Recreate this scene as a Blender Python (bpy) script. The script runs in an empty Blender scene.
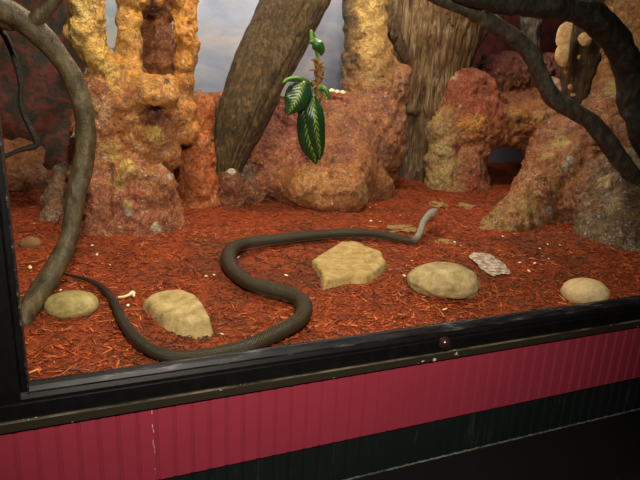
import bpy, bmesh, math, random
import numpy as np
from mathutils import Vector, Matrix

random.seed(7)
RNG = np.random.default_rng(11)
SC = bpy.context.scene
COL = SC.collection

# ------------------------------------------------------------------ camera maths
F = 572.0
d1 = np.array([1430., -100., F]); d1 /= np.linalg.norm(d1)
d2 = np.array([-95., 1910., F]); d2 -= d2.dot(d1) * d1; d2 /= np.linalg.norm(d2)
d3 = np.cross(d1, d2)
S = 1.25
CAM = np.array([0., -S, 0.5553 * S])           # y = 0 is the glass, z = 0 the mulch


def ray(px, py):
    v = np.array([px - 320., py - 240., F])
    return np.array([v @ d1, v @ d3, -(v @ d2)])


def at(px, py, y):
    r = ray(px, py)
    return CAM + r * ((y - CAM[1]) / r[1])


def gnd(px, py, z=0.):
    r = ray(px, py)
    return CAM + r * ((z - CAM[2]) / r[2])


ZAX = np.array([d1[2], d3[2], -d2[2]])


def mpp(p):                                    # metres per pixel at a point
    return float((np.asarray(p) - CAM) @ ZAX) / F


def lin(c):
    return tuple(((x / 255.) / 12.92 if x / 255. <= .04045 else ((x / 255. + .055) / 1.055) ** 2.4) for x in c[:3])


# ------------------------------------------------------------------ numpy noise
_T = RNG.random(4096).astype(np.float64)


def _h(i, j, k, s):
    n = (i * 73856093) ^ (j * 19349663) ^ (k * 83492791) ^ (s * 2654435)
    n = (n ^ (n >> 13)) * 1274126177
    return _T[(n ^ (n >> 16)) & 4095]


def vnoise(p, s=0):
    p = np.asarray(p, float)
    i = np.floor(p).astype(np.int64); f = p - i
    f = f * f * f * (f * (f * 6 - 15) + 10)
    x, y, z = i[..., 0], i[..., 1], i[..., 2]
    fx, fy, fz = f[..., 0], f[..., 1], f[..., 2]
    r = 0
    for a in (0, 1):
        wx = fx if a else 1 - fx
        for b in (0, 1):
            wy = fy if b else 1 - fy
            for c in (0, 1):
                r = r + wx * wy * (fz if c else 1 - fz) * _h(x + a, y + b, z + c, s)
    return r * 2 - 1


def fbm(p, scale, octs=4, s=0, gain=.5):
    p = np.asarray(p, float) * scale
    r, a, t = 0, 1., 0.
    for o in range(octs):
        r = r + a * vnoise(p + o * 17.3, s + o); t += a
        p = p * 2.03; a *= gain
    return r / t


# ------------------------------------------------------------------ object helpers
def tag(o, label=None, cat=None, group=None, kind=None):
    if label: o['label'] = label
    if cat: o['category'] = cat
    if group: o['group'] = group
    if kind: o['kind'] = kind
    return o


def empty(name, loc):
    o = bpy.data.objects.new(name, None); COL.objects.link(o)
    o.location = loc; o.empty_display_size = .05
    return o


def link(name, me, mat=None, parent=None, smooth=True):
    """Mesh given in world space; origin goes to its base."""
    co = np.empty(len(me.vertices) * 3); me.vertices.foreach_get('co', co); co = co.reshape(-1, 3)
    c = (co.min(0) + co.max(0)) / 2; c[2] = co[:, 2].min()
    me.vertices.foreach_set('co', (co - c).ravel())
    if smooth: me.polygons.foreach_set('use_smooth', [True] * len(me.polygons))
    me.update()
    o = bpy.data.objects.new(name, me); COL.objects.link(o)
    if mat: me.materials.append(mat)
    if parent is not None:
        o.parent = parent
        pl = np.array(parent.location)
        q = parent.parent
        while q is not None:
            pl = pl + np.array(q.location); q = q.parent
        o.location = Vector(c - pl)
    else:
        o.location = Vector(c)
    return o


def mesh(name, V, Fc, cols=None, uvs=None, attr='paint'):
    me = bpy.data.meshes.new(name)
    me.from_pydata([tuple(v) for v in V], [], [tuple(int(i) for i in f) for f in Fc])
    if cols is not None:
        a = me.color_attributes.new(attr, 'FLOAT_COLOR', 'POINT')
        c = np.ones((len(V), 4)); c[:, :3] = cols
        a.data.foreach_set('color', c.ravel())
    if uvs is not None:
        l = me.uv_layers.new(name='UVMap')
        idx = np.empty(len(me.loops), int); me.loops.foreach_get('vertex_index', idx)
        l.data.foreach_set('uv', np.asarray(uvs)[idx].ravel())
    me.update()
    return me


def bm_mesh(name, bm):
    me = bpy.data.meshes.new(name); bm.to_mesh(me); bm.free(); return me


def box_bm(bm, lo, hi, bevel=0.0, seg=2):
    r = bmesh.ops.create_cube(bm, size=1.0)
    vs = r['verts']
    for v in vs:
        v.co = Vector([(lo[i] + hi[i]) / 2 + v.co[i] * (hi[i] - lo[i]) for i in range(3)])
    if bevel:
        es = list({e for v in vs for e in v.link_edges})
        bmesh.ops.bevel(bm, geom=es, offset=bevel, segments=seg, affect='EDGES', profile=.5)
    return bm


def box(name, lo, hi, mat, parent=None, bevel=0., kind=None, smooth=False):
    o = link(name, bm_mesh(name, box_bm(bmesh.new(), lo, hi, bevel)), mat, parent, smooth)
    if kind: o['kind'] = kind
    return o


# ------------------------------------------------------------------ signed distance sculpting
def seg_d(P, a, b, ra, rb):
    ab = b - a; L = max(ab @ ab, 1e-9)
    t = np.clip(((P - a) @ ab) / L, 0, 1)
    return np.linalg.norm(P - a - t[..., None] * ab, axis=-1) - (ra + t * (rb - ra))


def ell_d(P, c, r):
    q = (P - c) / r; k0 = np.linalg.norm(q, axis=-1); k1 = np.linalg.norm(q / r, axis=-1)
    return k0 * (k0 - 1) / np.maximum(k1, 1e-6)


def smin(a, b, k):
    h = np.clip(.5 + .5 * (b - a) / k, 0, 1)
    return b + (a - b) * h - k * h * (1 - h)


def nets(Fv, lo, h):
    """Surface nets: zero level of grid Fv -> vertices, quads."""
    sg = Fv < 0
    nx, ny, nz = Fv.shape
    acc = np.zeros((nx - 1, ny - 1, nz - 1, 3)); cnt = np.zeros((nx - 1, ny - 1, nz - 1))
    cor = [(i, j, k) for i in (0, 1) for j in (0, 1) for k in (0, 1)]
    sl = lambda c: (slice(c[0], nx - 1 + c[0]), slice(c[1], ny - 1 + c[1]), slice(c[2], nz - 1 + c[2]))
    for c in cor:
        for ax in range(3):
            if c[ax]: continue
            e = list(c); e[ax] = 1
            fa, fb = Fv[sl(c)], Fv[sl(e)]
            m = (fa < 0) != (fb < 0)
            t = np.where(m, fa / np.where(m, fa - fb, 1), 0)
            for q in range(3):
                acc[..., q] += np.where(m, c[q] + (t if q == ax else 0), 0)
            cnt += m
    act = cnt > 0
    ids = -np.ones(act.shape, int); ids[act] = np.arange(act.sum())
    base = np.argwhere(act)
    V = (base + acc[act] / cnt[act][:, None]) * h + lo
    quads = []
    for ax in range(3):
        b, c = [(1, 2), (2, 0), (0, 1)][ax]
        s0 = [slice(1, -1)] * 3; s0[ax] = slice(0, -1)
        s1 = [slice(1, -1)] * 3; s1[ax] = slice(1, None)
        A, B = sg[tuple(s0)], sg[tuple(s1)]
        pos = np.argwhere(A != B)
        if not len(pos): continue
        inside = A[tuple(pos.T)]
        p = pos.copy()
        for q in range(3):
            if q != ax: p[:, q] += 1
        ub = np.zeros(3, int); ub[b] = 1
        uc = np.zeros(3, int); uc[c] = 1
        g = lambda o: ids[tuple((p - o).T)]
        Q = np.stack([g(ub + uc), g(uc), g(0 * ub), g(ub)], 1)
        Q[~inside] = Q[~inside][:, ::-1]
        quads.append(Q)
    Q = np.concatenate(quads)
    Q = Q[(Q >= 0).all(1)]
    return V, Q


def normals(V, Q):
    n = np.cross(V[Q[:, 2]] - V[Q[:, 0]], V[Q[:, 3]] - V[Q[:, 1]])
    N = np.zeros_like(V)
    for i in range(4): np.add.at(N, Q[:, i], n)
    return N / np.maximum(np.linalg.norm(N, axis=1), 1e-9)[:, None]


def cone(a, b, ra, rb, col, k=None):
    """Tapered blob from pixel a=(px,py,depth) to b; radii in pixels there."""
    A, B = at(*a), at(*b)
    return ('c', A, B, ra * mpp(A), rb * mpp(B), np.array(lin(col)), k)


def blob(a, rx, ry, rz, col, k=None):
    A = at(*a); m = mpp(A)
    return ('e', A, np.array([rx * m, ry * m, rz * m]), 0, 0, np.array(lin(col)), k)


def sculpt(name, prims, cuts=(), h=.0095, k=.045, disp=((8, .026, 4), (26, .013, 3)), zmin=-.06, cblend=.035, seed=0, ridge=.0, stretch=(1, 1, 1), cutk=.02, cnoise=.03, lump=0.0, paints=()):
    lo, hi = np.full(3, 9.), np.full(3, -9.)
    for p in prims:
        if p[0] == 'c':
            for q, r in ((p[1], p[3]), (p[2], p[4])):
                lo = np.minimum(lo, q - r); hi = np.maximum(hi, q + r)
        else:
            lo = np.minimum(lo, p[1] - p[2]); hi = np.maximum(hi, p[1] + p[2])
    lo = lo - .07; hi = hi + .07
    lo[2] = max(lo[2], zmin - .03); hi[2] = min(hi[2], 1.80)
    n = np.ceil((hi - lo) / h).astype(int) + 1
    ax = [lo[i] + h * np.arange(n[i]) for i in range(3)]
    P = np.stack(np.meshgrid(*ax, indexing='ij'), -1)
    st = np.array(stretch, float)

    def dist(P):
        D = []
        for p in prims:
            D.append(seg_d(P, p[1], p[2], p[3], p[4]) if p[0] == 'c' else ell_d(P, p[1], p[2]))
        return D
    D = dist(P)
    Fv = D[0]
    for d, p in zip(D[1:], prims[1:]):
        Fv = smin(Fv, d, p[6] or k)
    for c in cuts:
        d = seg_d(P, c[1], c[2], c[3], c[4]) if c[0] == 'c' else ell_d(P, c[1], c[2])
        Fv = -smin(-Fv, d, cutk)
    for sc, am, oc in disp:
        Fv = Fv + am * fbm(P * st, sc, oc, seed + int(sc))
    if lump:                                    # knobbly plaster lumps
        Fv = Fv - lump * (np.abs(fbm(P * st, 13, 2, seed + 91)) * 2.4 - .5)
        Fv = Fv + .35 * lump * (np.abs(fbm(P * st, 34, 3, seed + 95)) * 3 - .7)
    Fv = np.maximum(Fv, zmin - P[..., 2])
    Fv = np.maximum(Fv, P[..., 2] - 1.76)
    for i in range(3):                          # close the border
        s = [slice(None)] * 3
        for e in (0, -1):
            s[i] = e; Fv[tuple(s)] = np.maximum(Fv[tuple(s)], h)
    V, Q = nets(Fv, lo, h)
    N = normals(V, Q)
    V2 = V + N * (.0035 * fbm(V * st, 60, 3, seed + 5))[:, None]
    # paint: colours of the blobs, borders broken up by noise
    Vn = V + cnoise * np.stack([fbm(V * st, 11, 3, seed + 21), fbm(V * st, 11, 3, seed + 22), fbm(V * st, 11, 3, seed + 23)], 1)
    Dv = np.stack(dist(Vn), 1)
    Dv = Dv - Dv.min(1)[:, None]
    W = np.exp(-Dv / cblend)
    for i, p in enumerate(prims):
        if p[5] is None: W[:, i] = 0
    Cc = np.stack([p[5] for p in prims])
    cols = (W @ Cc) / W.sum(1)[:, None]
    if len(paints):
        R = V2 - CAM
        dep = R @ ZAX
        ax_ = np.stack([d1, d3, -d2], 1)          # world -> image axes
        I = R @ ax_.T
        pu, pv = 320 + F * I[:, 0] / I[:, 2], 240 + F * I[:, 1] / I[:, 2]
        for px, py, r, col in paints:             # a dab of paint on the surface met at that spot
            d = np.hypot(pu - px, pv - py)
            near = np.where(d < 4)[0]
            if not len(near): continue
            c0 = V2[near[np.argmin(dep[near])]]
            rr = r * mpp(c0)
            w = np.clip(1.25 - np.linalg.norm(V2 - c0, axis=1) / rr + .75 * fbm(V2, 26, 4, seed + 61) + .35 * fbm(V2, 70, 3, seed + 62), 0, 1)
            w = (np.clip(w * 2.2, 0, 1) * .95)[:, None]
            cols = cols * (1 - w) + np.array(lin(col)) * w
    return V2, Q, cols, N


# ------------------------------------------------------------------ node helpers
class NT:
    def __init__(s, name):
        s.m = bpy.data.materials.new(name); s.m.use_nodes = True
        s.t = s.m.node_tree; s.t.nodes.clear()
        s.out = s.n('ShaderNodeOutputMaterial')

    def n(s, ty, **kw):
        o = s.t.nodes.new(ty)
        for k, v in kw.items(): setattr(o, k, v)
        return o

    def set(s, sock, v):
        if isinstance(v, bpy.types.NodeSocket): s.t.links.new(v, sock)
        elif isinstance(v, (tuple, list)) and len(v) == 3 and sock.type == 'RGBA': sock.default_value = (*v, 1)
        else: sock.default_value = v

    def pos(s, scale=(1, 1, 1), rot=(0, 0, 0), obj=False):
        g = s.n('ShaderNodeTexCoord').outputs['Object'] if obj else s.n('ShaderNodeNewGeometry').outputs['Position']
        m = s.n('ShaderNodeMapping'); s.set(m.inputs[0], g)
        m.inputs['Scale'].default_value = scale; m.inputs['Rotation'].default_value = rot
        return m.outputs[0]

    def noise(s, vec, scale, detail=4, rough=.55, dist=0.):
        o = s.n('ShaderNodeTexNoise')
        s.set(o.inputs['Vector'], vec); o.inputs['Scale'].default_value = scale
        o.inputs['Detail'].default_value = detail; o.inputs['Roughness'].default_value = rough; o.inputs['Distortion'].default_value = dist
        return o.outputs['Fac']

    def vor(s, vec, scale, feature='F1', out='Distance'):
        o = s.n('ShaderNodeTexVoronoi', feature=feature)
        s.set(o.inputs['Vector'], vec); o.inputs['Scale'].default_value = scale
        return o.outputs[out]

    def ramp(s, fac, pts, mode='LINEAR'):
        o = s.n('ShaderNodeValToRGB'); s.set(o.inputs[0], fac)
        o.color_ramp.interpolation = mode
        e = o.color_ramp.elements
        while len(e) < len(pts): e.new(.5)
        for q, (p, c) in zip(e, pts):
            q.position = p
            q.color = (*c, 1) if isinstance(c, tuple) else (c, c, c, 1)
        return o.outputs[0]

    def mix(s, fac, a, b, mode='MIX'):
        o = s.n('ShaderNodeMix', data_type='RGBA', blend_type=mode)
        s.set(o.inputs[0], fac); s.set(o.inputs[6], a); s.set(o.inputs[7], b)
        return o.outputs[2]

    def math(s, op, a, b=0., clamp=False):
        o = s.n('ShaderNodeMath', operation=op, use_clamp=clamp)
        s.set(o.inputs[0], a); s.set(o.inputs[1], b)
        return o.outputs[0]

    def sep(s, vec):
        o = s.n('ShaderNodeSeparateXYZ'); s.set(o.inputs[0], vec); return o.outputs

    def attr(s, name='paint'):
        o = s.n('ShaderNodeVertexColor'); o.layer_name = name; return o.outputs[0]

    def bump(s, h, strength=.5, dist=.01, prev=None):
        o = s.n('ShaderNodeBump'); s.set(o.inputs['Height'], h)
        o.inputs['Strength'].default_value = strength; o.inputs['Distance'].default_value = dist
        if prev is not None: s.set(o.inputs['Normal'], prev)
        return o.outputs[0]

    def bsdf(s, col, rough=.6, spec=.4, normal=None, metal=0., coat=0.):
        b = s.n('ShaderNodeBsdfPrincipled')
        s.set(b.inputs['Base Color'], col); s.set(b.inputs['Roughness'], rough)
        b.inputs['Specular IOR Level'].default_value = spec; b.inputs['Metallic'].default_value = metal
        b.inputs['Coat Weight'].default_value = coat
        if normal is not None: s.set(b.inputs['Normal'], normal)
        s.set(s.out.inputs[0], b.outputs[0])
        return s.m


def plain(name, col, rough=.5, spec=.4, metal=0., bumps=None, var=.0, scale=40):
    t = NT(name); p = t.pos()
    c = lin(col)
    if var:
        f = t.noise(p, scale, 5)
        c = t.mix(f, tuple(x * (1 - var) for x in c), tuple(min(1, x * (1 + var)) for x in c))
    nm = t.bump(t.noise(p, bumps[0], 4), bumps[1], bumps[2]) if bumps else None
    return t.bsdf(c, rough, spec, nm, metal)


def rock_mat(name, dark=(70, 24, 14), light=(214, 168, 84), pale=(205, 190, 160), d_amt=.7, l_amt=.5, p_amt=.5, rough=.5):
    t = NT(name); p = t.pos()
    # warp the coordinates so the paint lies in torn strokes
    wn = t.n('ShaderNodeTexNoise'); t.set(wn.inputs['Vector'], p); wn.inputs['Scale'].default_value = 12; wn.inputs['Detail'].default_value = 3
    vm = t.n('ShaderNodeVectorMath', operation='MULTIPLY_ADD'); t.set(vm.inputs[0], wn.outputs['Color']); vm.inputs[1].default_value = (.10, .10, .10); t.set(vm.inputs[2], p)
    q = vm.outputs[0]
    base = t.attr()
    n1 = t.noise(q, 13, 7, .68); n2 = t.noise(q, 31, 6, .68); n3 = t.noise(q, 58, 6, .72); n4 = t.noise(p, 7, 5, .6, .8); n5 = t.noise(q, 20, 6, .7)
    lite = t.mix(.55, lin(light), t.mix(1., base, (1.6, 1.6, 1.5), 'MULTIPLY'))
    drk = t.mix(.5, lin(dark), t.mix(1., base, (.42, .34, .30), 'MULTIPLY'))
    c = t.mix(t.math('MULTIPLY', t.ramp(n1, [(.50, 0.), (.58, 1.)]), d_amt * .5), base, drk)
    c = t.mix(t.math('MULTIPLY', t.ramp(n5, [(.52, 0.), (.57, 1.)]), l_amt * .7), c, lite)
    c = t.mix(t.math('MULTIPLY', t.ramp(n2, [(.53, 0.), (.58, 1.)]), d_amt * .65), c, drk)
    c = t.mix(t.math('MULTIPLY', t.ramp(n3, [(.56, 0.), (.60, 1.)]), l_amt * .8), c, lite)
    pm = t.math('MULTIPLY', t.ramp(t.noise(p, 62, 5, .7), [(.58, 0.), (.63, 1.)]), t.ramp(n4, [(.47, 0.), (.56, 1.)]))
    c = t.mix(t.math('MULTIPLY', pm, p_amt), c, lin(pale))
    n6 = t.noise(q, 66, 6, .72)
    c = t.mix(.7, c, t.ramp(n6, [(.38, (.42, .36, .32)), (.5, (.95, .95, .95)), (.60, (1.5, 1.45, 1.35))]), 'MULTIPLY')
    c = t.mix(t.math('MULTIPLY', t.ramp(t.noise(p, 130, 4, .7), [(.60, 0.), (.64, 1.)]), p_amt * .7), c, lin(pale))
    cr = t.vor(q, 30, 'DISTANCE_TO_EDGE')
    hgt = t.math('ADD', t.math('MULTIPLY', n3, 1.2), t.math('MULTIPLY', n2, 1.4))
    hgt = t.math('ADD', hgt, t.math('MULTIPLY', t.ramp(cr, [(0., 0.), (.12, 1.)]), .35))
    nm = t.bump(hgt, .9, .019)
    nm = t.bump(t.noise(p, 120, 5, .72), .9, .009, nm)
    return t.bsdf(c, t.ramp(n2, [(.38, rough - .16), (.62, rough + .2)]), .6, nm)


def bark_mat(name, c0, c1, c2, axis_rot=(0, 0, 0), stretch=(1, 1, .12), scale=70, rough=.7, bmp=.7, moss=None, spec=.3):
    t = NT(name); p = t.pos(stretch, axis_rot)
    q = t.pos()
    n1 = t.noise(p, scale, 6, .65, .4); n2 = t.noise(q, 14, 5, .6)
    c = t.ramp(n1, [(.32, lin(c0)), (.52, lin(c1)), (.70, lin(c2))])
    c = t.mix(t.math('MULTIPLY', t.ramp(n2, [(.42, 0.), (.62, 1.)]), .5), c, lin(c0))
    if moss:
        c = t.mix(t.math('MULTIPLY', t.ramp(t.noise(q, 30, 5, .65), [(.56, 0.), (.66, 1.)]), .6), c, lin(moss))
    nm = t.bump(n1, bmp, .02)
    nm = t.bump(t.noise(q, 140, 4), .35, .005, nm)
    return t.bsdf(c, rough, spec, nm)


# ------------------------------------------------------------------ lofted tubes
def spline(pts, n):
    P = np.asarray(pts, float)
    ext = np.vstack([2 * P[0] - P[1], P, 2 * P[-1] - P[-2]])
    d = np.r_[0, np.cumsum(np.linalg.norm(np.diff(P[:, :3], axis=0), axis=1))]
    ts = np.linspace(0, d[-1], n); out = []
    for t in ts:
        i = min(np.searchsorted(d, t, 'right') - 1, len(P) - 2)
        u = (t - d[i]) / (d[i + 1] - d[i])
        a, b, c, e = ext[i], ext[i + 1], ext[i + 2], ext[i + 3]
        out.append(.5 * (2 * b + (c - a) * u + (2 * a - 5 * b + 4 * c - e) * u * u + (3 * b - a - 3 * c + e) * u ** 3))
    return np.array(out), ts


def tube(pts, n, sides, prof=None, up=(0, 0, 1), noise=None, seed=0, close=True, grooves=None):
    """pts rows: x,y,z,r. Returns V,F,uv(u around, v metres), ring frames."""
    C, ts = spline(pts, n)
    P, R = C[:, :3], np.maximum(C[:, 3], .0004)
    T = np.gradient(P, axis=0); T /= np.linalg.norm(T, axis=1)[:, None]
    up = np.array(up, float)
    V, UV = [], []
    ang = np.linspace(0, 2 * np.pi, sides, endpoint=False)
    prev = None
    for i in range(n):
        if prev is None:
            s = np.cross(T[i], up)
            if np.linalg.norm(s) < .1: s = np.cross(T[i], [1, 0, 0])
        else:
            s = prev - (prev @ T[i]) * T[i]
            if prof is not None:
                s2 = np.cross(T[i], up)
                if np.linalg.norm(s2) > .25: s = s2
        s /= np.linalg.norm(s); prev = s
        b = np.cross(s, T[i])
        if prof is None: ca, sa = np.cos(ang), np.sin(ang)
        else: ca, sa = prof(ang, ts[i] / ts[-1])
        ring = P[i] + R[i] * (ca[:, None] * s + sa[:, None] * b)
        V.append(ring); UV.append(np.stack([ang / (2 * np.pi), np.full(sides, ts[i])], 1))
    V = np.concatenate(V); UV = np.concatenate(UV)
    cen = np.repeat(P, sides, 0); Rr = np.repeat(R, sides)
    dirs = V - cen; dirs /= np.maximum(np.linalg.norm(dirs, axis=1), 1e-9)[:, None]
    if noise:
        for sc, am, oc in noise:
            V = V + dirs * (am * Rr * fbm(V, sc, oc, seed + int(sc)))[:, None]
    if grooves:
        ns, am = grooves
        u = UV[:, 0] * 2 * np.pi
        q = np.stack([np.cos(u) * ns, np.sin(u) * ns, UV[:, 1] * 5], 1)
        V = V + dirs * (am * Rr * fbm(q, 1., 3, seed + 3))[:, None]
    Fc = []
    for i in range(n - 1):
        for j in range(sides):
            k = (j + 1) % sides
            Fc.append((i * sides + j, i * sides + k, (i + 1) * sides + k, (i + 1) * sides + j))
    V = list(V); UV = list(UV)
    if close:
        for i, fl in ((0, True), (n - 1, False)):
            V.append(P[i]); UV.append(np.array([.5, ts[i]])); c = len(V) - 1
            for j in range(sides):
                k = (j + 1) % sides
                Fc.append((c, i * sides + k, i * sides + j) if fl else (c, i * sides + j, i * sides + k))
    return np.array(V), Fc, np.array(UV), P


def pxpath(rows):
    """rows of (px, py, depth, radius_px) -> world x,y,z,r"""
    o = []
    for px, py, y, r in rows:
        p = at(px, py, y); o.append([*p, r * mpp(p)])
    return np.array(o)


# ================================================================== THE SETTING
X0, X1, YB, ZC = -.62, 3.9, 2.75, 1.85         # inside of the enclosure
FLOOR_Z = CAM[2] - .9195 * (S - .018)
STRIP_T = CAM[2] - .6225 * (S - .032)
STRIP_B = CAM[2] - .6415 * (S - .032)
RED_B = CAM[2] - .806 * (S - .024)

# painted back wall: maroon at both ends, hazy blue sky in the middle
def wall_paint(name):
    t = NT(name); p = t.pos(); s = t.sep(p)
    n = t.noise(p, 2.2, 5, .6); nf = t.noise(p, 12, 6, .65, .5)
    sky = t.ramp(t.noise(t.pos((1, 1, 2.2)), 2.3, 5, .6, .6), [(.30, lin((132, 150, 170))), (.5, lin((156, 168, 182))), (.62, lin((182, 182, 184))), (.74, lin((196, 184, 174)))])
    # lilac stain by the stump side
    sky = t.mix(t.math('MULTIPLY', t.ramp(t.math('ADD', s[0], t.math('MULTIPLY', n, .3)), [(.0, 0.), (1., 1.)]), .25), sky, lin((150, 128, 158)))
    mar = t.ramp(nf, [(.42, lin((32, 32, 24))), (.49, lin((54, 36, 24))), (.55, lin((84, 35, 24))), (.68, lin((98, 52, 40)))])
    x = t.math('ADD', s[0], t.math('MULTIPLY', t.math('SUBTRACT', nf, .5), .12))
    mL = t.ramp(t.math('MULTIPLY', t.math('ADD', x, 1.), .5), [(.515, 1.), (.53, 0.)])
    mR = t.ramp(t.math('MULTIPLY', x, .25), [(.485, 0.), (.50, 1.)])
    c = t.mix(mL, sky, mar)
    low = t.math('MULTIPLY', t.math('GREATER_THAN', s[0], 2.9), t.math('LESS_THAN', t.math('ADD', s[2], t.math('MULTIPLY', nf, .1)), .38))
    c = t.mix(t.math('MULTIPLY', mR, t.math('SUBTRACT', 1., low)), c, t.ramp(nf, [(.3, lin((56, 28, 28))), (.7, lin((96, 44, 44)))]))
    nm = t.bump(t.math('ADD', nf, t.math('MULTIPLY', t.noise(p, 60, 5), .4)), .4, .01)
    return t.bsdf(c, .55, .3, nm)


M_WALL = wall_paint('painted_back_wall')
t = NT('painted_side_wall'); p = t.pos(); nf = t.noise(p, 10, 7, .7, .6)
c = t.ramp(nf, [(.42, lin((28, 30, 22))), (.49, lin((50, 36, 25))), (.55, lin((84, 36, 25))), (.68, lin((100, 56, 44)))])
c = t.mix(t.ramp(t.noise(p, 45, 5, .7), [(.60, 0.), (.66, .5)]), c, lin((130, 118, 100)))
M_SIDE = t.bsdf(c, .5, .4, t.bump(t.math('ADD', nf, t.math('MULTIPLY', t.noise(p, 70, 5), .4)), .6, .015))


def wavy_wall(name, fn, nu, nv, mat):
    """fn(u,v)->point for u,v in 0..1; a sheet with a few cm of plaster relief and real thickness"""
    us, vs = np.linspace(0, 1, nu), np.linspace(0, 1, nv)
    G = np.array([[fn(u, v) for v in vs] for u in us]).reshape(-1, 3)
    Fc = [(i * nv + j, (i + 1) * nv + j, (i + 1) * nv + j + 1, i * nv + j + 1) for i in range(nu - 1) for j in range(nv - 1)]
    o = link(name, mesh(name, G, Fc), mat)
    o['kind'] = 'structure'
    sm = o.modifiers.new('thickness', 'SOLIDIFY'); sm.thickness = .03; sm.offset = 0
    return o


def plaster(a, s): return .018 * float(fbm(np.array(a), 5, 3, s))


wavy_wall('wall_back', lambda u, v: (X0 + (X1 - X0) * u, YB + plaster((u * 4.5, 0, v * 2), 3), -.3 + (ZC + .3) * v), 90, 50, M_WALL)
wavy_wall('wall_left', lambda u, v: (X0 + 2.0 * plaster((0, u * 3, v * 2), 4), .02 + (YB - .02) * u, -.3 + (ZC + .3) * v), 60, 45, M_SIDE)
wavy_wall('wall_right', lambda u, v: (X1 + plaster((1, u * 3, v * 2), 5), .02 + (YB - .02) * u, -.3 + (ZC + .3) * v), 30, 25, M_SIDE)
M_CEIL = plain('dark_ceiling_paint', (40, 36, 34), .8, .2)
box('ceiling', (X0 - .05, .0, ZC), (X1 + .05, YB + .05, ZC + .05), M_CEIL, kind='structure')

# mulch base (height field)
def gz(x, y):
    q = np.stack([np.asarray(x, float), np.asarray(y, float), np.zeros_like(np.asarray(x, float))], -1)
    return .016 * fbm(q, 4, 3, 40) + .007 * fbm(q, 24, 3, 44) - .006 - .018 * np.clip(1 - q[..., 1] / .30, 0, 1)


def gz1(x, y): return float(gz(np.array([x]), np.array([y]))[0])


t = NT('dark_bark_bed'); p = t.pos()
n1 = t.noise(p, 60, 7, .7, .8)
c = t.ramp(n1, [(.3, lin((86, 40, 18))), (.46, lin((140, 58, 24))), (.62, lin((172, 76, 32))), (.78, lin((132, 72, 38)))])
c = t.mix(t.math('MULTIPLY', t.ramp(t.noise(p, 3.2, 4, .6), [(.5, 0.), (.62, 1.)]), .45), c, lin((58, 34, 20)))
M_BED = t.bsdf(c, .75, .25, t.bump(t.noise(p, 90, 6, .7, .6), .9, .02))
nx, ny = 230, 150
gx, gy = np.meshgrid(np.linspace(X0, X1, nx), np.linspace(.006, YB, ny), indexing='ij')
gzv = gz(gx, gy)
GV = np.stack([gx, gy, gzv], -1).reshape(-1, 3)
GF = [(i * ny + j, (i + 1) * ny + j, (i + 1) * ny + j + 1, i * ny + j + 1) for i in range(nx - 1) for j in range(ny - 1)]
gr = link('ground', mesh('ground', GV, GF), M_BED); gr['kind'] = 'structure'
sm = gr.modifiers.new('thickness', 'SOLIDIFY'); sm.thickness = .06; sm.offset = -1

# ---- front: window frame, glass, trim strip, beadboard, floor
t = NT('black_gloss_frame'); p = t.pos()
M_FRAME = t.bsdf(t.mix(t.ramp(t.noise(p, 30, 5), [(.4, 0.), (.7, 1.)]), lin((9, 8, 8)), lin((15, 14, 14))), .34, .5, t.bump(t.noise(p, 160, 3), .08, .002))
t = NT('grey_gasket'); p = t.pos((.15, 1, 1))
M_GASK = t.bsdf(t.ramp(t.noise(p, 60, 5, .7), [(.40, lin((12, 11, 12))), (.58, lin((30, 29, 31))), (.74, lin((100, 98, 102)))]), .4, .3, None)
t = NT('bronze_strip'); p = t.pos(); s = t.sep(p)
edge = t.ramp(t.math('MULTIPLY', t.math('SUBTRACT', s[2], STRIP_T - .004), 200.), [(.55, 0.), (.7, 1.)])
wear = t.math('MULTIPLY', edge, t.ramp(t.noise(t.pos((.3, 1, 1)), 18, 5, .7), [(.40, 0.), (.6, .9)]))
nick = t.ramp(t.noise(p, 55, 3, .6), [(.69, 0.), (.72, 1.)])
c = t.mix(wear, lin((36, 30, 21)), lin((104, 94, 78)))
c = t.mix(nick, c, lin((170, 160, 145)))
M_STRIP = t.bsdf(c, .45, .45, t.bump(t.noise(p, 80, 3), .1, .003))

wt = empty('window_1', (1.2, 0, 0)); wt['kind'] = 'structure'
GX0 = -.146                                    # sight edge at the left post
XE = 4.1
# bottom rail: extruded profile (y, z)
z0 = .006
prof_r = [(.016, z0), (.004, z0 + .001), (-.004, z0 - .003), (-.016, z0 - .010), (-.022, z0 - .023), (-.022, z0 - .0315), (-.026, z0 - .033), (-.026, STRIP_T + .002), (-.024, STRIP_T), (.016, STRIP_T)]


def extrude_x(name, prof, xa, xb, mat, parent):
    V = [(xa, *q) for q in prof] + [(xb, *q) for q in prof]
    n = len(prof)
    Fc = [(i, (i + 1) % n, n + (i + 1) % n, n + i) for i in range(n)] + [tuple(range(n))[::-1], tuple(range(n, 2 * n))]
    me = mesh(name, V, Fc)
    bm = bmesh.new(); bm.from_mesh(me); bmesh.ops.recalc_face_normals(bm, faces=bm.faces); bm.to_mesh(me); bm.free()
    return link(name, me, mat, parent, False)


o = extrude_x('bottom_rail', prof_r, -.9, XE, M_FRAME, wt)
gk = [(.0045, z0 + .0012), (.0045, z0 + .004), (-.003, z0 + .004), (-.010, z0), (-.0185, z0 - .008), (-.0185, z0 - .012), (-.010, z0 - .006), (-.003, z0 - .002)]
o = extrude_x('gasket', gk, GX0, XE, M_GASK, wt)
tag(o, 'scuffed grey sealing strip along the lower edge of the glass')
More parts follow.
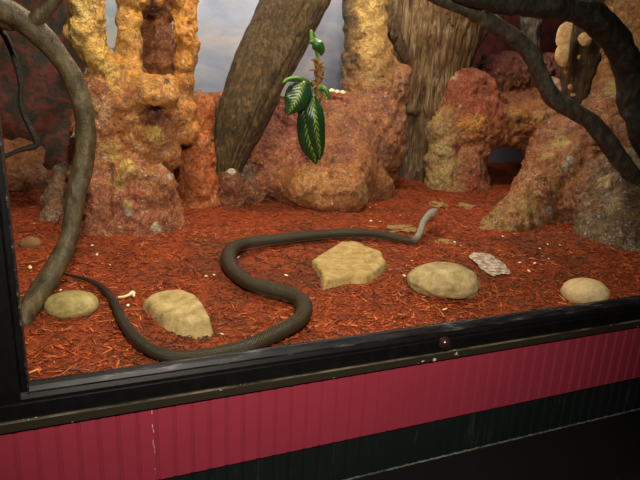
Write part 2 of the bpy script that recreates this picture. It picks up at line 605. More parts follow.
# left post
bm = bmesh.new()
box_bm(bm, (-.9, -.024, z0 - .032), (GX0 - .016, .03, ZC), .003)
o = link('left_post', bm_mesh('left_post', bm), M_FRAME, wt, False)
bm = bmesh.new()
box_bm(bm, (GX0 - .0155, -.016, z0 - .024), (GX0 - .001, .03, ZC), .004)
o = link('inner_stop', bm_mesh('inner_stop', bm), M_FRAME, wt, False)
bm = bmesh.new()
box_bm(bm, (GX0 - .0025, -.0185, z0 - .020), (GX0 + .001, .004, ZC), .001)
o = link('side_gasket', bm_mesh('side_gasket', bm), M_GASK, wt, False)
# glass pane
t = NT('window_glass')
tr = t.n('ShaderNodeBsdfTransparent'); tr.inputs[0].default_value = (.97, .98, .97, 1)
gl = t.n('ShaderNodeBsdfGlossy'); gl.inputs['Roughness'].default_value = .02
fr = t.n('ShaderNodeFresnel'); bf = t.n('ShaderNodeNewGeometry').outputs['Backfacing']
t.set(fr.inputs[0], t.math('ADD', 1.45, t.math('MULTIPLY', bf, 1 / 1.45 - 1.45)))      # thin pane: same reflectance from both sides
mx = t.n('ShaderNodeMixShader')
t.set(mx.inputs[0], fr.outputs[0]); t.set(mx.inputs[1], tr.outputs[0]); t.set(mx.inputs[2], gl.outputs[0])
t.set(t.out.inputs[0], mx.outputs[0])
M_GLASS = t.m
box('glass_pane', (GX0 - .010, -.003, z0 + .0015), (XE, .003, ZC), M_GLASS, wt)
# round lock in the rail
LK = at(445, 343.5, -.028)
lm = plain('bronze_lock_metal', (92, 66, 60), .22, .5, .85)
bm = bmesh.new()
prof = [(.0, .015), (.007, .0146), (.0115, .0128), (.0150, .010), (.0170, .0055), (.0180, .002), (.0198, 0), (.0198, -.012)]
N = 28
rings = []
for r, dpt in prof[1:]:
    rings.append([bm.verts.new((LK[0] + r * math.cos(a * 2 * math.pi / N), LK[1] - dpt, LK[2] + r * math.sin(a * 2 * math.pi / N))) for a in range(N)])
bm.faces.new(rings[0])
for A, B in zip(rings, rings[1:]):
    for i in range(N): bm.faces.new((A[i], A[(i + 1) % N], B[(i + 1) % N], B[i]))
bmesh.ops.recalc_face_normals(bm, faces=bm.faces)
lk = link('lock', bm_mesh('lock', bm), lm, wt); tag(lk, 'small round bronze lock in the black lower rail')
box('keyway', (LK[0] - .0012, LK[1] - .0156, LK[2] - .005), (LK[0] + .0012, LK[1] - .012, LK[2] + .005), plain('keyway_black', (6, 6, 6), .6), lk)

box('trim_1', (-.9, -.032, STRIP_B), (XE, .0, STRIP_T), M_STRIP, None, .0015, 'structure')

# beadboard: a profiled sheet, one bead groove pair every 4.2 cm
PITCH = .0425


def beadboard(name, z0_, z1_, y, mat, x0=-.9, x1=XE, ph=0.):
    xs = []
    x = x0 + ph
    while x < x1:
        xs += [(x, 0), (x + PITCH - .0105, 0), (x + PITCH - .0095, .0022), (x + PITCH - .0075, .0022), (x + PITCH - .0060, .0003),
               (x + PITCH - .0042, .0003), (x + PITCH - .0025, .0022), (x + PITCH - .0010, .0022)]
        x += PITCH
    n = len(xs)
    V = [(a, y + b, z) for z in (z0_, z1_) for a, b in xs] + [(a, y + .02, z) for z in (z0_, z1_) for a, b in (xs[0], xs[-1])]
    Fc = [(i, i + 1, n + i + 1, n + i) for i in range(n - 1)]
    Fc += [(2 * n + 1, 2 * n, 2 * n + 2, 2 * n + 3)]
    Fc += [tuple([2 * n, 2 * n + 1] + list(range(n - 1, -1, -1))), tuple(list(range(n, 2 * n)) + [2 * n + 3, 2 * n + 2])]
    o = link(name, mesh(name, V, Fc), mat, None, False)
    o['kind'] = 'structure'
    return o


t = NT('red_beadboard_paint'); p = t.pos(); s = t.sep(p)
c = t.mix(t.noise(p, 6, 5, .6), lin((122, 38, 52)), lin((134, 43, 59)))
sx = at(153, 425, -.02)[0]
sc_m = t.math('LESS_THAN', t.math('ABSOLUTE', t.math('SUBTRACT', t.math('ADD', s[0], t.math('MULTIPLY', t.math('SUBTRACT', t.noise(p, 40, 2), .5), .012)), sx)), .0009)
sc_m = t.math('MULTIPLY', sc_m, t.ramp(t.noise(p, 70, 3, .6), [(.5, 0.), (.54, 1.)]))
c = t.mix(sc_m, c, lin((190, 140, 140)))
top = t.math('MULTIPLY', t.math('GREATER_THAN', s[2], STRIP_B - .006), t.ramp(t.noise(p, 60, 3, .7), [(.58, 0.), (.62, 1.)]))
c = t.mix(top, c, lin((190, 150, 150)))
M_RED = t.bsdf(c, .42, .45, t.bump(t.noise(p, 120, 3), .06, .002))
beadboard('wall_front', RED_B, STRIP_B, -.024, M_RED)

t = NT('black_beadboard_paint'); p = t.pos(); s = t.sep(p)
str_ = t.math('MULTIPLY', t.ramp(t.noise(t.pos((1, 1, .06)), 60, 4, .7), [(.56, 0.), (.72, 1.)]), t.ramp(t.noise(p, 9, 4), [(.4, 0.), (.65, 1.)]))
c = t.mix(str_, lin((18, 23, 23)), lin((46, 54, 54)))
dust = t.math('MULTIPLY', t.math('LESS_THAN', s[2], FLOOR_Z + .006), t.ramp(t.noise(p, 30, 5, .7), [(.35, .15), (.65, 1.)]))
c = t.mix(dust, c, lin((130, 130, 126)))
M_BLK = t.bsdf(c, .4, .4)
beadboard('baseboard_front', FLOOR_Z - .01, RED_B - .003, -.018, M_BLK)
t = NT('black_carpet'); p = t.pos()
c = t.mix(t.ramp(t.noise(p, 160, 3, .6), [(.70, 0.), (.76, 1.)]), lin((7, 7, 8)), lin((24, 23, 22)))
M_FLOOR = t.bsdf(c, .9, .15, t.bump(t.noise(p, 240, 4), .5, .004))
box('floor', (-4, -5, FLOOR_Z - .05), (7, .05, FLOOR_Z), M_FLOOR, None, 0, 'structure')

# ================================================================== ROCKWORK
M_ROCK_Y = rock_mat('ochre_rock_paint', (122, 54, 26), (222, 176, 88), (222, 210, 182), .75, .5, .75, .45)
M_ROCK_C = rock_mat('rust_rock_paint', (112, 44, 30), (196, 146, 84), (216, 204, 180), .7, .5, .6, .42)
M_ROCK_R = rock_mat('olive_rock_paint', (92, 42, 24), (194, 164, 92), (220, 212, 192), .85, .5, .9, .34)

YEL, ORA, RUS, PNK, MAR = (214, 160, 62), (196, 112, 40), (168, 78, 44), (176, 98, 70), (92, 34, 24)
prims = [
    # foot
    cone((132, 200, 1.34), (126, 250, 1.34), 42, 58, (164, 86, 56)),
    cone((100, 185, 1.36), (98, 250, 1.38), 28, 36, (166, 96, 70)),
    cone((62, 172, 1.62), (54, 245, 1.50), 9, 19, (132, 108, 90)),
    cone((84, 120, 1.48), (82, 200, 1.46), 10, 16, (176, 104, 70)),
    cone((155, 188, 1.28), (160, 250, 1.28), 20, 29, (158, 84, 52)),
    cone((128, 172, 1.24), (160, 182, 1.22), 12, 10, (178, 120, 62)),
    # waist
    cone((103, 100, 1.42), (104, 190, 1.38), 26, 30, (194, 116, 66)),
    cone((155, 110, 1.44), (160, 150, 1.42), 24, 20, (186, 108, 50)),
    cone((126, 85, 1.44), (130, 170, 1.42), 26, 26, (190, 124, 56)),
    # left arm
    cone((87, -30, 1.46), (86, 32, 1.44), 15, 18, (222, 176, 90)),
    cone((87, 35, 1.44), (108, 78, 1.42), 18, 14, (214, 164, 68)),
    # middle arm
    cone((127, -30, 1.47), (128, 62, 1.46), 11, 12, (212, 152, 58)),
    # bulge under the niche
    blob((152, 92, 1.36), 24, 20, 18, (220, 152, 62)),
    # right arm
    cone((184, -30, 1.50), (184, 40, 1.49), 14, 12, (222, 146, 44)),
    cone((185, 40, 1.50), (182, 130, 1.5), 11, 13, (210, 134, 46)),
    cone((160, -30, 1.50), (155, -2, 1.50), 22, 14, (210, 140, 50)),
    # niche back
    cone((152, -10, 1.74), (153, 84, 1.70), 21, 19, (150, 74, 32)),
    # right lower orange mass
    cone((197, 108, 1.66), (197, 205, 1.64), 16, 22, (196, 98, 36)),
]
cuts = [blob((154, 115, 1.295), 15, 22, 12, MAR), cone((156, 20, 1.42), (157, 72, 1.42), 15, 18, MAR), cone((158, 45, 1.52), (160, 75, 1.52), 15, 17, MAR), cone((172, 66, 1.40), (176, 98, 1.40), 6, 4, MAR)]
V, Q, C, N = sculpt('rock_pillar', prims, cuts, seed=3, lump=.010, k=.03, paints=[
    (72, 40, 10, (228, 198, 116)), (80, 15, 12, (226, 192, 104)), (96, 52, 10, (212, 172, 80)), (113, 68, 9, (206, 170, 74)), (115, 86, 6, (206, 168, 76)),
    (95, 88, 13, (150, 74, 46)), (94, 116, 14, (186, 134, 96)), (155, 115, 13, (122, 54, 40)), (157, 136, 7, (212, 170, 82)), (115, 148, 10, (192, 154, 76)),
    (126, 161, 8, (204, 168, 84)), (118, 185, 7, (186, 150, 76)), (122, 206, 6, (186, 150, 78)), (165, 164, 5, (214, 204, 182)), (173, 174, 4, (214, 204, 182)), (128, 216, 4, (214, 204, 186)),
    (160, 228, 5, (206, 196, 176)), (73, 140, 5, (212, 204, 186)), (77, 156, 5, (212, 204, 186)), (72, 176, 4, (208, 196, 176)), (60, 205, 10, (150, 134, 118)), (52, 225, 8, (140, 120, 104)), (62, 178, 6, (160, 146, 130)), (140, 190, 9, (170, 84, 54)), (105, 200, 12, (170, 100, 70)),
    (150, 85, 9, (224, 160, 76)), (132, 100, 8, (170, 90, 48)), (155, 60, 8, (166, 92, 44)), (155, 15, 10, (70, 40, 34)), (168, 75, 6, (74, 60, 60)), (190, 60, 8, (220, 150, 52)), (165, 150, 9, (168, 112, 70))])  # dark dabs inside the niche carry its shade as colour
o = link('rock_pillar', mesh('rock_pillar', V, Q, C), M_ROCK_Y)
tag(o, 'tall yellow and orange artificial rock pillar with forked top and dark niche', 'rock formation')

prims = [
    cone((262, 135, 1.92), (366, 134, 1.92), 33, 35, (158, 84, 60)),
    cone((250, 160, 1.86), (300, 165, 1.82), 30, 30, (150, 76, 52)),
    cone((345, 140, 1.85), (374, 150, 1.9), 36, 28, (166, 104, 66)),
    # front hump
    cone((304, 188, 1.50), (338, 192, 1.46), 22, 29, (186, 116, 60)),
    cone((345, 175, 1.66), (374, 190, 1.70), 30, 20, (170, 112, 60)),
    cone((302, 166, 1.68), (345, 166, 1.66), 24, 28, (176, 106, 62)),
    cone((282, 182, 1.66), (300, 196, 1.58), 16, 16, (170, 100, 58)),
    # buttress up beside the stump
    cone((369, -30, 2.02), (369, 60, 1.98), 17, 19, (196, 154, 84)),
    cone((371, 60, 1.98), (370, 140, 1.92), 20, 30, (178, 124, 68)),
    cone((402, 72, 1.95), (388, 172, 1.94), 8, 10, (174, 112, 82)),
    cone((384, 78, 1.96), (378, 150, 1.92), 15, 20, (172, 118, 78)),
    cone((351, -30, 2.0), (350, 84, 1.98), 7, 7, (92, 74, 50)),
    # left orange rocks beside the trunk
    cone((207, 112, 1.88), (210, 195, 1.84), 19, 26, (194, 98, 40)),
    cone((200, 110, 1.84), (250, 100, 2.00), 14, 10, (192, 102, 46)),
    cone((229, 178, 1.61), (236, 202, 1.62), 12, 16, (128, 68, 40)),
    cone((244, 172, 1.70), (250, 198, 1.70), 12, 15, (120, 66, 42)),
    cone((255, 165, 1.86), (285, 172, 1.84), 16, 18, (150, 80, 52)),
    cone((272, 120, 1.86), (330, 116, 1.86), 22, 22, (158, 80, 62)),
]
V, Q, C, N = sculpt('rock_ledge', prims, [], seed=8, lump=.006, k=.07, paints=[
    (372, 18, 15, (212, 176, 100)), (368, 46, 12, (206, 170, 96)), (376, 76, 13, (174, 136, 78)), (388, 96, 12, (160, 98, 78)), (398, 118, 10, (162, 100, 80)), (405, 80, 7, (182, 128, 100)),
    (288, 122, 15, (146, 72, 60)), (300, 150, 15, (150, 70, 54)), (335, 112, 14, (160, 104, 66)), (355, 130, 14, (170, 108, 74)), (345, 150, 12, (156, 84, 64)), (318, 180, 20, (192, 134, 72)), (340, 195, 12, (180, 120, 64)), (368, 192, 11, (172, 138, 76)),
    (216, 124, 6, (226, 208, 156)), (204, 150, 15, (198, 106, 46)), (250, 172, 9, (112, 92, 72)), (234, 168, 4, (214, 206, 190)), (203, 100, 10, (196, 124, 62)), (385, 155, 12, (160, 104, 80)), (350, 60, 7, (84, 66, 44)), (350, 25, 7, (92, 72, 48))])
o = link('rock_ledge', mesh('rock_ledge', V, Q, C), M_ROCK_C)
tag(o, 'rust and tan artificial rock ledge behind the hanging leaves, rising beside the stump', 'rock formation')

prims = [
    cone((466, 98, 1.98), (470, 118, 1.95), 29, 33, (166, 76, 46)),
    cone((444, 128, 1.90), (442, 200, 1.82), 16, 19, (180, 146, 90)),
    cone((468, 130, 1.90), (542, 124, 1.86), 21, 21, (182, 112, 50)),
    cone((466, 150, 1.88), (464, 200, 1.80), 20, 26, (158, 84, 58)),
    cone((540, 122, 1.86), (552, 196, 1.64), 20, 22, (164, 104, 56)),
    cone((500, 112, 2.02), (545, 108, 2.02), 18, 16, (150, 72, 36)),
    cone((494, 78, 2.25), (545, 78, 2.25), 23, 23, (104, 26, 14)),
]
cuts = [cone((509, 165, 1.2), (508, 160, 2.9), 17, 16, MAR), cone((510, 192, 1.2), (509, 185, 2.9), 17, 15, MAR)]
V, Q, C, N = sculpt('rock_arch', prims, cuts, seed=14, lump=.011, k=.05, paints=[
    (470, 88, 20, (160, 74, 48)), (450, 73, 6, (186, 156, 116)), (437, 100, 5, (186, 160, 124)), (478, 126, 10, (198, 134, 54)), (463, 119, 8, (196, 128, 52)), (437, 150, 10, (176, 158, 104)), (438, 176, 9, (178, 156, 96)),
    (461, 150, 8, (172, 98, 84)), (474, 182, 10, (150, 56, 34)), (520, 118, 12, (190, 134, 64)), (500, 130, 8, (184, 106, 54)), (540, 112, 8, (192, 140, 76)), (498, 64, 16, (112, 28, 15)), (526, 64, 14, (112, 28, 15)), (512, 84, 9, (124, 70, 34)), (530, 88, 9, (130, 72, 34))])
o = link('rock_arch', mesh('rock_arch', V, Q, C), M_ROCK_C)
tag(o, 'red and ochre artificial boulder with a small cave opening, right of the stump', 'rock formation')

prims = [
    cone((580, 140, 1.20), (505, 232, .98), 26, 20, (168, 100, 54)),
    cone((520, 220, 1.0), (488, 242, .90), 20, 17, (172, 132, 74)),
    cone((592, 110, 1.40), (575, 160, 1.25), 12, 18, (164, 120, 62)),
    cone((560, 150, 1.3), (530, 230, 1.05), 30, 26, (164, 96, 54)),
    cone((622, 95, 1.30), (585, 210, 1.0), 28, 44, (160, 96, 54)),
    cone((652, 10, 1.30), (642, 160, 1.1), 42, 46, (168, 116, 52)),
    cone((560, 115, 1.45), (562, 150, 1.35), 14, 18, (160, 104, 62)),
    cone((628, 190, .80), (612, 262, .62), 40, 40, (116, 92, 68)),
    cone((665, 200, .70), (660, 280, .50), 40, 44, (112, 90, 66)),
    cone((600, 270, .52), (640, 275, .45), 22, 26, (118, 94, 72)),
    cone((553, 82, 1.58), (556, 125, 1.50), 6, 9, (190, 152, 124)),
]
V, Q, C, N = sculpt('rock_slope', prims, [blob((553, 222, .78), 22, 20, 16, MAR)], seed=23, lump=.012, k=.05, paints=[
    (556, 142, 8, (200, 170, 84)), (548, 151, 6, (196, 164, 78)), (573, 158, 4, (214, 208, 194)), (568, 168, 4, (210, 204, 188)), (552, 212, 5, (214, 208, 192)), (541, 224, 4, (208, 200, 182)), (566, 236, 14, (104, 48, 28)), (592, 204, 10, (116, 60, 34)),
    (605, 62, 12, (182, 114, 52)), (616, 40, 12, (166, 146, 76)), (612, 88, 10, (170, 148, 78)), (604, 98, 8, (176, 104, 50)), (500, 226, 12, (180, 138, 74)), (515, 212, 9, (176, 112, 54)), (536, 232, 7, (120, 70, 40)), (560, 190, 7, (196, 150, 84)), (548, 180, 8, (150, 88, 44)), (585, 160, 8, (150, 92, 44)), (622, 160, 10, (150, 100, 50)), (610, 205, 8, (176, 150, 106)), (530, 200, 10, (170, 128, 64)), (600, 130, 10, (172, 136, 68)), (600, 180, 8, (196, 160, 110)), (578, 185, 8, (120, 66, 38)),
    (590, 250, 12, (122, 100, 78)), (620, 230, 14, (120, 96, 76)), (600, 280, 8, (140, 116, 92))])
o = link('rock_slope', mesh('rock_slope', V, Q, C), M_ROCK_R)
tag(o, 'olive brown artificial rock slope at the far right below the dark branches', 'rock formation')

# low ochre rock in the left rear corner
prims = [cone((-20, 155, 1.9), (28, 158, 1.95), 22, 16, (164, 96, 34)), cone((8, 178, 1.85), (42, 178, 1.85), 13, 9, (128, 78, 36))]
V, Q, C, N = sculpt('corner_rock', prims, seed=31, lump=.008)
o = link('corner_rock', mesh('corner_rock', V, Q, C), M_ROCK_C)
tag(o, 'low dim ochre rock in the corner below the thin dark vine', 'rock formation')

# ================================================================== STUMP, TRUNKS, BRANCHES
t = NT('weathered_stump_wood'); p = t.pos((1, 1, .10), (0, .16, 0)); q = t.pos()
n1 = t.noise(p, 40, 7, .68, 1.6); n2 = t.noise(q, 7, 5)
c = t.ramp(n1, [(.34, lin((60, 42, 28))), (.45, lin((110, 86, 60))), (.53, lin((144, 120, 90))), (.64, lin((176, 156, 128)))])
c = t.mix(t.math('MULTIPLY', t.ramp(n2, [(.46, 0.), (.58, 1.)]), .55), c, lin((92, 62, 38)))
c = t.mix(.6, c, t.attr(), 'MULTIPLY')
nm = t.bump(n1, .8, .025)
M_STUMP = t.bsdf(c, .7, .3, nm)
W = (225, 215, 200)
prims = [
    cone((416, 190, 2.12), (420, 130, 2.14), 20, 18, (150, 132, 112)),
    cone((420, 130, 2.14), (432, 70, 2.18), 18, 33, W),
    cone((432, 70, 2.18), (446, -35, 2.22), 33, 56, W),
    cone((398, 60, 2.12), (396, -30, 2.16), 8, 18, (215, 205, 190)),
    cone((450, 62, 2.12), (486, 20, 2.12), 14, 12, W),
    cone((486, 20, 2.12), (506, -30, 2.14), 12, 18, W),
    cone((392, 26, 1.97), (405, 60, 1.96), 9, 4, (92, 66, 44)),
    cone((430, 110, 2.06), (450, 40, 2.06), 8, 12, W),
    cone((412, 110, 2.06), (418, 20, 2.07), 7, 10, W),
]
V, Q, C, N = sculpt('tree_stump', prims, seed=41, disp=((14, .03, 4), (40, .012, 3)), stretch=(1, 1, .16), k=.05, cnoise=.01)
o = link('tree_stump', mesh('tree_stump', V, Q, C), M_STUMP)
tag(o, 'weathered grey brown tree stump with streaky grain, flaring towards the top', 'tree stump')

M_TRUNK = bark_mat('leaning_trunk_bark', (42, 31, 18), (80, 63, 38), (120, 96, 62), (0, -.45, 0), (1, 1, .34), 75, .7, 1., (124, 86, 44))
pts = pxpath([(216, 192, 1.68, 12), (229, 154, 1.68, 19), (243, 114, 1.70, 26), (256, 82, 1.74, 27), (271, 48, 1.80, 29), (294, 2, 1.88, 32), (316, -45, 1.96, 34)])
V, Fc, UV, _ = tube(pts, 150, 120, noise=((7, .10, 3),), grooves=(9, .10), seed=5)
o = link('leaning_trunk', mesh('leaning_trunk', V, Fc), M_TRUNK)
tag(o, 'thick bare brown tree trunk leaning to one side behind the hanging plant', 'tree trunk')

M_FTRUNK = bark_mat('fungus_trunk_bark', (38, 27, 17), (74, 54, 33), (112, 86, 54), (0, -.2, 0), (1, 1, .3), 50, .7, .9)
ft = empty('fungus_trunk', at(572, 130, 1.62))
tag(ft, 'dark tree trunk with pale shelf mushrooms, behind the dark branches', 'tree trunk')
pts = pxpath([(566, 145, 1.60, 13), (572, 112, 1.60, 15), (579, 80, 1.61, 18), (586, 40, 1.62, 20), (592, 0, 1.63, 22), (598, -50, 1.64, 23)])
V, Fc, UV, _ = tube(pts, 120, 72, noise=((9, .12, 3),), grooves=(6, .10), seed=15)
link('trunk', mesh('trunk', V, Fc), M_FTRUNK, ft)
t = NT('shelf_fungus_skin'); p = t.pos()
M_FUN = t.bsdf(t.ramp(t.noise(p, 45, 5, .6), [(.35, lin((190, 146, 98))), (.6, lin((222, 188, 140)))]), .75, .2, t.bump(t.noise(p, 90, 4), .4, .005))
M_LICH = plain('tan_lichen', (186, 138, 84), .7, .3, 0, (80, .6, .01), .2)


def shelf(name, px, py, y, rx, rz, mat, seed, label=None, cutx=2.):
    """thick irregular bracket facing the viewer side of the trunk"""
    c = at(px, py, y); m = mpp(c)
    bm = bmesh.new(); bmesh.ops.create_icosphere(bm, subdivisions=4, radius=1.)
    co = np.array([v.co for v in bm.verts])
    co = co * (1 + .16 * fbm(co, 1.6, 4, seed))[:, None]
    co[:, 0] = np.minimum(co[:, 0], cutx)
    hr_ = np.array([.93, -.37, 0]); hf_ = np.array([.37, .93, 0])       # face turned to the front of the window
    w = c + co[:, :1] * rx * m * hr_ + co[:, 1:2] * min(rx, rz) * .28 * m * hf_ + co[:, 2:] * rz * m * np.array([0, 0, 1])
    for v, q in zip(bm.verts, w): v.co = Vector(q)
    o = link(name, bm_mesh(name, bm), mat, ft)
    if label: o['label'] = label
    return o


shelf('shelf_fungus', 567, 36, 1.54, 11, 13.5, M_FUN, 1, 'larger cream half-round shelf mushroom on the trunk edge', .3)
shelf('shelf_fungus', 565, 55, 1.53, 10, 11.5, M_FUN, 2, 'cream shelf mushroom tucked under the largest one', .3)
shelf('shelf_fungus', 585, 39, 1.50, 7, 6.5, M_FUN, 3, 'small tan shelf mushroom on the face of the trunk')
shelf('shelf_fungus', 588, 2, 1.49, 4, 3, M_FUN, 4)
for i, (a, b, r1, r2) in enumerate([(570, 87, 2.4, 2.6), (573, 95, 3.2, 1.8), (579, 57, 1.6, 2.2), (566, 70, 2.2, 4)]):
    shelf('lichen_patch', a, b, 1.535 if i != 2 else 1.51, r1, r2, M_LICH, 10 + i)

M_GRN = bark_mat('pale_grey_trunk_bark', (60, 52, 44), (104, 94, 82), (150, 140, 124), (0, 0, 0), (1, 1, .25), 45, .7, .7)
pts = pxpath([(530, 95, 2.3, 9), (529, 60, 2.3, 10), (530, 30, 2.3, 11), (533, -40, 2.3, 13)])
V, Fc, UV, _ = tube(pts, 80, 48, noise=((10, .2, 3),), grooves=(5, .12), seed=25)
o = link('slim_trunk', mesh('slim_trunk', V, Fc), M_GRN)
tag(o, 'slim pale grey tree trunk standing behind the boulder and thinner dark branch', 'tree trunk')

# left branch: heavy curved limb with a crossing spur and a sawn stub
M_LBR = bark_mat('smooth_grey_branch_bark', (46, 36, 22), (84, 68, 44), (108, 90, 60), (0, 0, 0), (1, 1, .5), 30, .5, .5, (78, 72, 44), .4)
lb = empty('curved_branch', gnd(30, 312))
tag(lb, 'thick curved grey brown branch standing on the mulch beside the left post', 'branch')
pts = pxpath([(20, 326, .36, 9), (28, 310, .40, 10), (44, 285, .48, 11), (58, 262, .52, 10.5), (68, 240, .55, 9.5), (73, 215, .57, 9), (75, 195, .58, 9.5), (82, 170, .60, 10.5), (86, 140, .60, 9.5), (84, 112, .60, 9.5), (76, 84, .60, 9.5), (60, 57, .60, 10), (41, 36, .60, 11), (18, 18, .60, 11.5), (-14, 2, .6, 12)])
V, Fc, UV, _ = tube(pts, 220, 40, noise=((11, .16, 3), (40, .05, 2)), seed=35)
link('limb', mesh('limb', V, Fc), M_LBR, lb)
pts = pxpath([(26, 30, .60, 8), (36, 19, .585, 8), (50, 4, .57, 7.5), (70, -20, .55, 8)])
V, Fc, UV, _ = tube(pts, 60, 32, noise=((14, .16, 3),), seed=36)
link('spur', mesh('spur', V, Fc), M_LBR, lb)
pts = pxpath([(-12, 12, .62, 12), (4, 18, .62, 11), (14, 20, .62, 10), (23, 21, .62, 7), (27, 21, .62, 2.5)])
V, Fc, UV, _ = tube(pts, 50, 32, noise=((16, .2, 3),), seed=37)
link('stub', mesh('stub', V, Fc), M_LBR, lb)

M_VINE = plain('dark_vine', (34, 28, 24), .6, .3, 0, (90, .5, .006), .3)
pts = pxpath([(-14, 20, .85, 3), (2, 32, .85, 3.2), (12, 52, .85, 3), (20, 80, .85, 2.6), (21, 105, .85, 2.6), (28, 124, .85, 2.8), (36, 140, .85, 3), (35, 146, .85, 2.8), (20, 150, .85, 2.2), (6, 156, .85, 2), (-12, 164, .85, 2)])
pts = np.vstack([[-.60, .85, pts[0][2] + .05, pts[0][3]], pts, [-.60, .85, pts[-1][2] - .03, pts[-1][3]]])
V, Fc, UV, _ = tube(pts, 160, 16, noise=((30, .2, 2),), seed=38)
o = link('thin_vine', mesh('thin_vine', V, Fc), M_VINE)
tag(o, 'thin dark looping vine against the maroon wall by the left post', 'vine')

M_DBR = bark_mat('dark_branch_bark', (24, 21, 17), (50, 44, 36), (80, 72, 60), (0, 1.1, 0), (1, 1, .4), 40, .6, .6, (58, 54, 44), .4)
pts = pxpath([(430, -30, .80, 8), (455, -10, .80, 9), (490, 1, .78, 10.5), (530, 6, .75, 11), (565, 8, .72, 11.5), (590, 16, .70, 13.5), (612, 36, .68, 14.5), (627, 66, .66, 14.5), (634, 100, .64, 13.5), (642, 130, .62, 13), (662, 170, .60, 13)])
V, Fc, UV, _ = tube(pts, 190, 40, noise=((10, .22, 3), (36, .08, 2)), seed=45)
o = link('arching_branch', mesh('arching_branch', V, Fc), M_DBR)
tag(o, 'thick dark branch arching across the upper right corner in front of the rocks', 'branch')
pts = pxpath([(405, -22, .85, 5.5), (432, -4, .85, 6.5), (465, 9, .84, 7), (495, 25, .83, 8), (520, 42, .82, 8.5), (534, 60, .80, 8.5), (543, 80, .79, 8.5), (556, 100, .77, 9), (578, 113, .75, 8.5), (597, 128, .73, 8.5), (615, 152, .70, 8.5), (634, 176, .67, 8.5), (662, 206, .64, 8.5)])
V, Fc, UV, _ = tube(pts, 200, 32, noise=((12, .22, 3), (40, .08, 2)), seed=46)
M_DBR2 = bark_mat('grey_branch_bark', (40, 35, 28), (80, 71, 57), (116, 106, 88), (0, 1.1, 0), (1, 1, .4), 40, .6, .6, (70, 64, 54), .4)
o = link('kinked_branch', mesh('kinked_branch', V, Fc), M_DBR2)
tag(o, 'thinner dark grey kinked branch running down past the mushrooms to the right edge', 'branch')

# ================================================================== HANGING PLANT
t = NT('variegated_leaf')
uv = t.n('ShaderNodeUVMap').outputs[0]; s = t.sep(uv)
ac = t.math('ABSOLUTE', t.math('SUBTRACT', s[0], .5))                # 0 midrib .. .5 edge
vein = t.n('ShaderNodeTexWave'); vein.wave_type = 'BANDS'; vein.bands_direction = 'Y'
cmb = t.n('ShaderNodeCombineXYZ'); t.set(cmb.inputs[0], 0.); t.set(cmb.inputs[1], t.math('SUBTRACT', s[1], t.math('MULTIPLY', ac, .55)))
t.set(vein.inputs['Vector'], cmb.outputs[0]); vein.inputs['Scale'].default_value = 3.6; vein.inputs['Distortion'].default_value = 1.6; vein.inputs['Detail'].default_value = 2
body = t.math('ADD', t.math('MULTIPLY', ac, -3.4), t.math('MULTIPLY', vein.outputs['Fac'], .62))
body = t.math('ADD', body, t.math('MULTIPLY', t.math('SUBTRACT', t.noise(uv, 9, 3), .5), .9))
mask = t.math('MULTIPLY', t.ramp(body, [(.02, 0.), (.22, 1.)]), t.ramp(t.noise(uv, 4, 2), [(.35, .25), (.6, 1.)]))
c = t.mix(mask, lin((16, 50, 20)), lin((122, 146, 52)))
M_LEAF = t.bsdf(c, .32, .5, t.bump(vein.outputs['Fac'], .25, .004))
M_LEAF2 = plain('plain_green_leaf', (44, 86, 32), .35, .5, 0, (60, .3, .003), .25)
M_STEM = plain('fibrous_brown_stem', (120, 88, 46), .7, .3, 0, (120, .7, .006), .35)
M_GSTEM = plain('green_stem', (92, 130, 52), .45, .4, 0, None, .2)


def leaf(name, rows, mat, parent, cup=.16, curl=0., n=26, m=13, th=.0012, face=None):
    """rows: (px,py,depth,halfwidth_px) along the midrib; blade faces the viewer."""
    R = pxpath(rows); Cc, ts = spline(R, n)
    P, W = Cc[:, :3], np.maximum(Cc[:, 3], .0005)
    T = np.gradient(P, axis=0); T /= np.linalg.norm(T, axis=1)[:, None]
    V, UV = [], []
    for i in range(n):
        vd = (CAM if face is None else np.array(face)) - P[i]; vd /= np.linalg.norm(vd)
        sd = np.cross(T[i], vd); sd /= np.linalg.norm(sd); nn = np.cross(sd, T[i])
        for j in range(m):
            u = j / (m - 1) * 2 - 1
            V.append(P[i] + sd * W[i] * u * (1 - .1 * abs(u)) + nn * W[i] * (-cup * 2 * abs(u) ** 1.4 + curl * u) + nn * .0015 * math.sin(ts[i] / ts[-1] * 20 + u * 3) * abs(u))
            UV.append((j / (m - 1), ts[i] / ts[-1]))
    Fc = [(i * m + j, i * m + j + 1, (i + 1) * m + j + 1, (i + 1) * m + j) for i in range(n - 1) for j in range(m - 1)]
    o = link(name, mesh(name, V, Fc, None, UV), mat, parent)
    md = o.modifiers.new('thickness', 'SOLIDIFY'); md.thickness = th; md.offset = 0
    return o


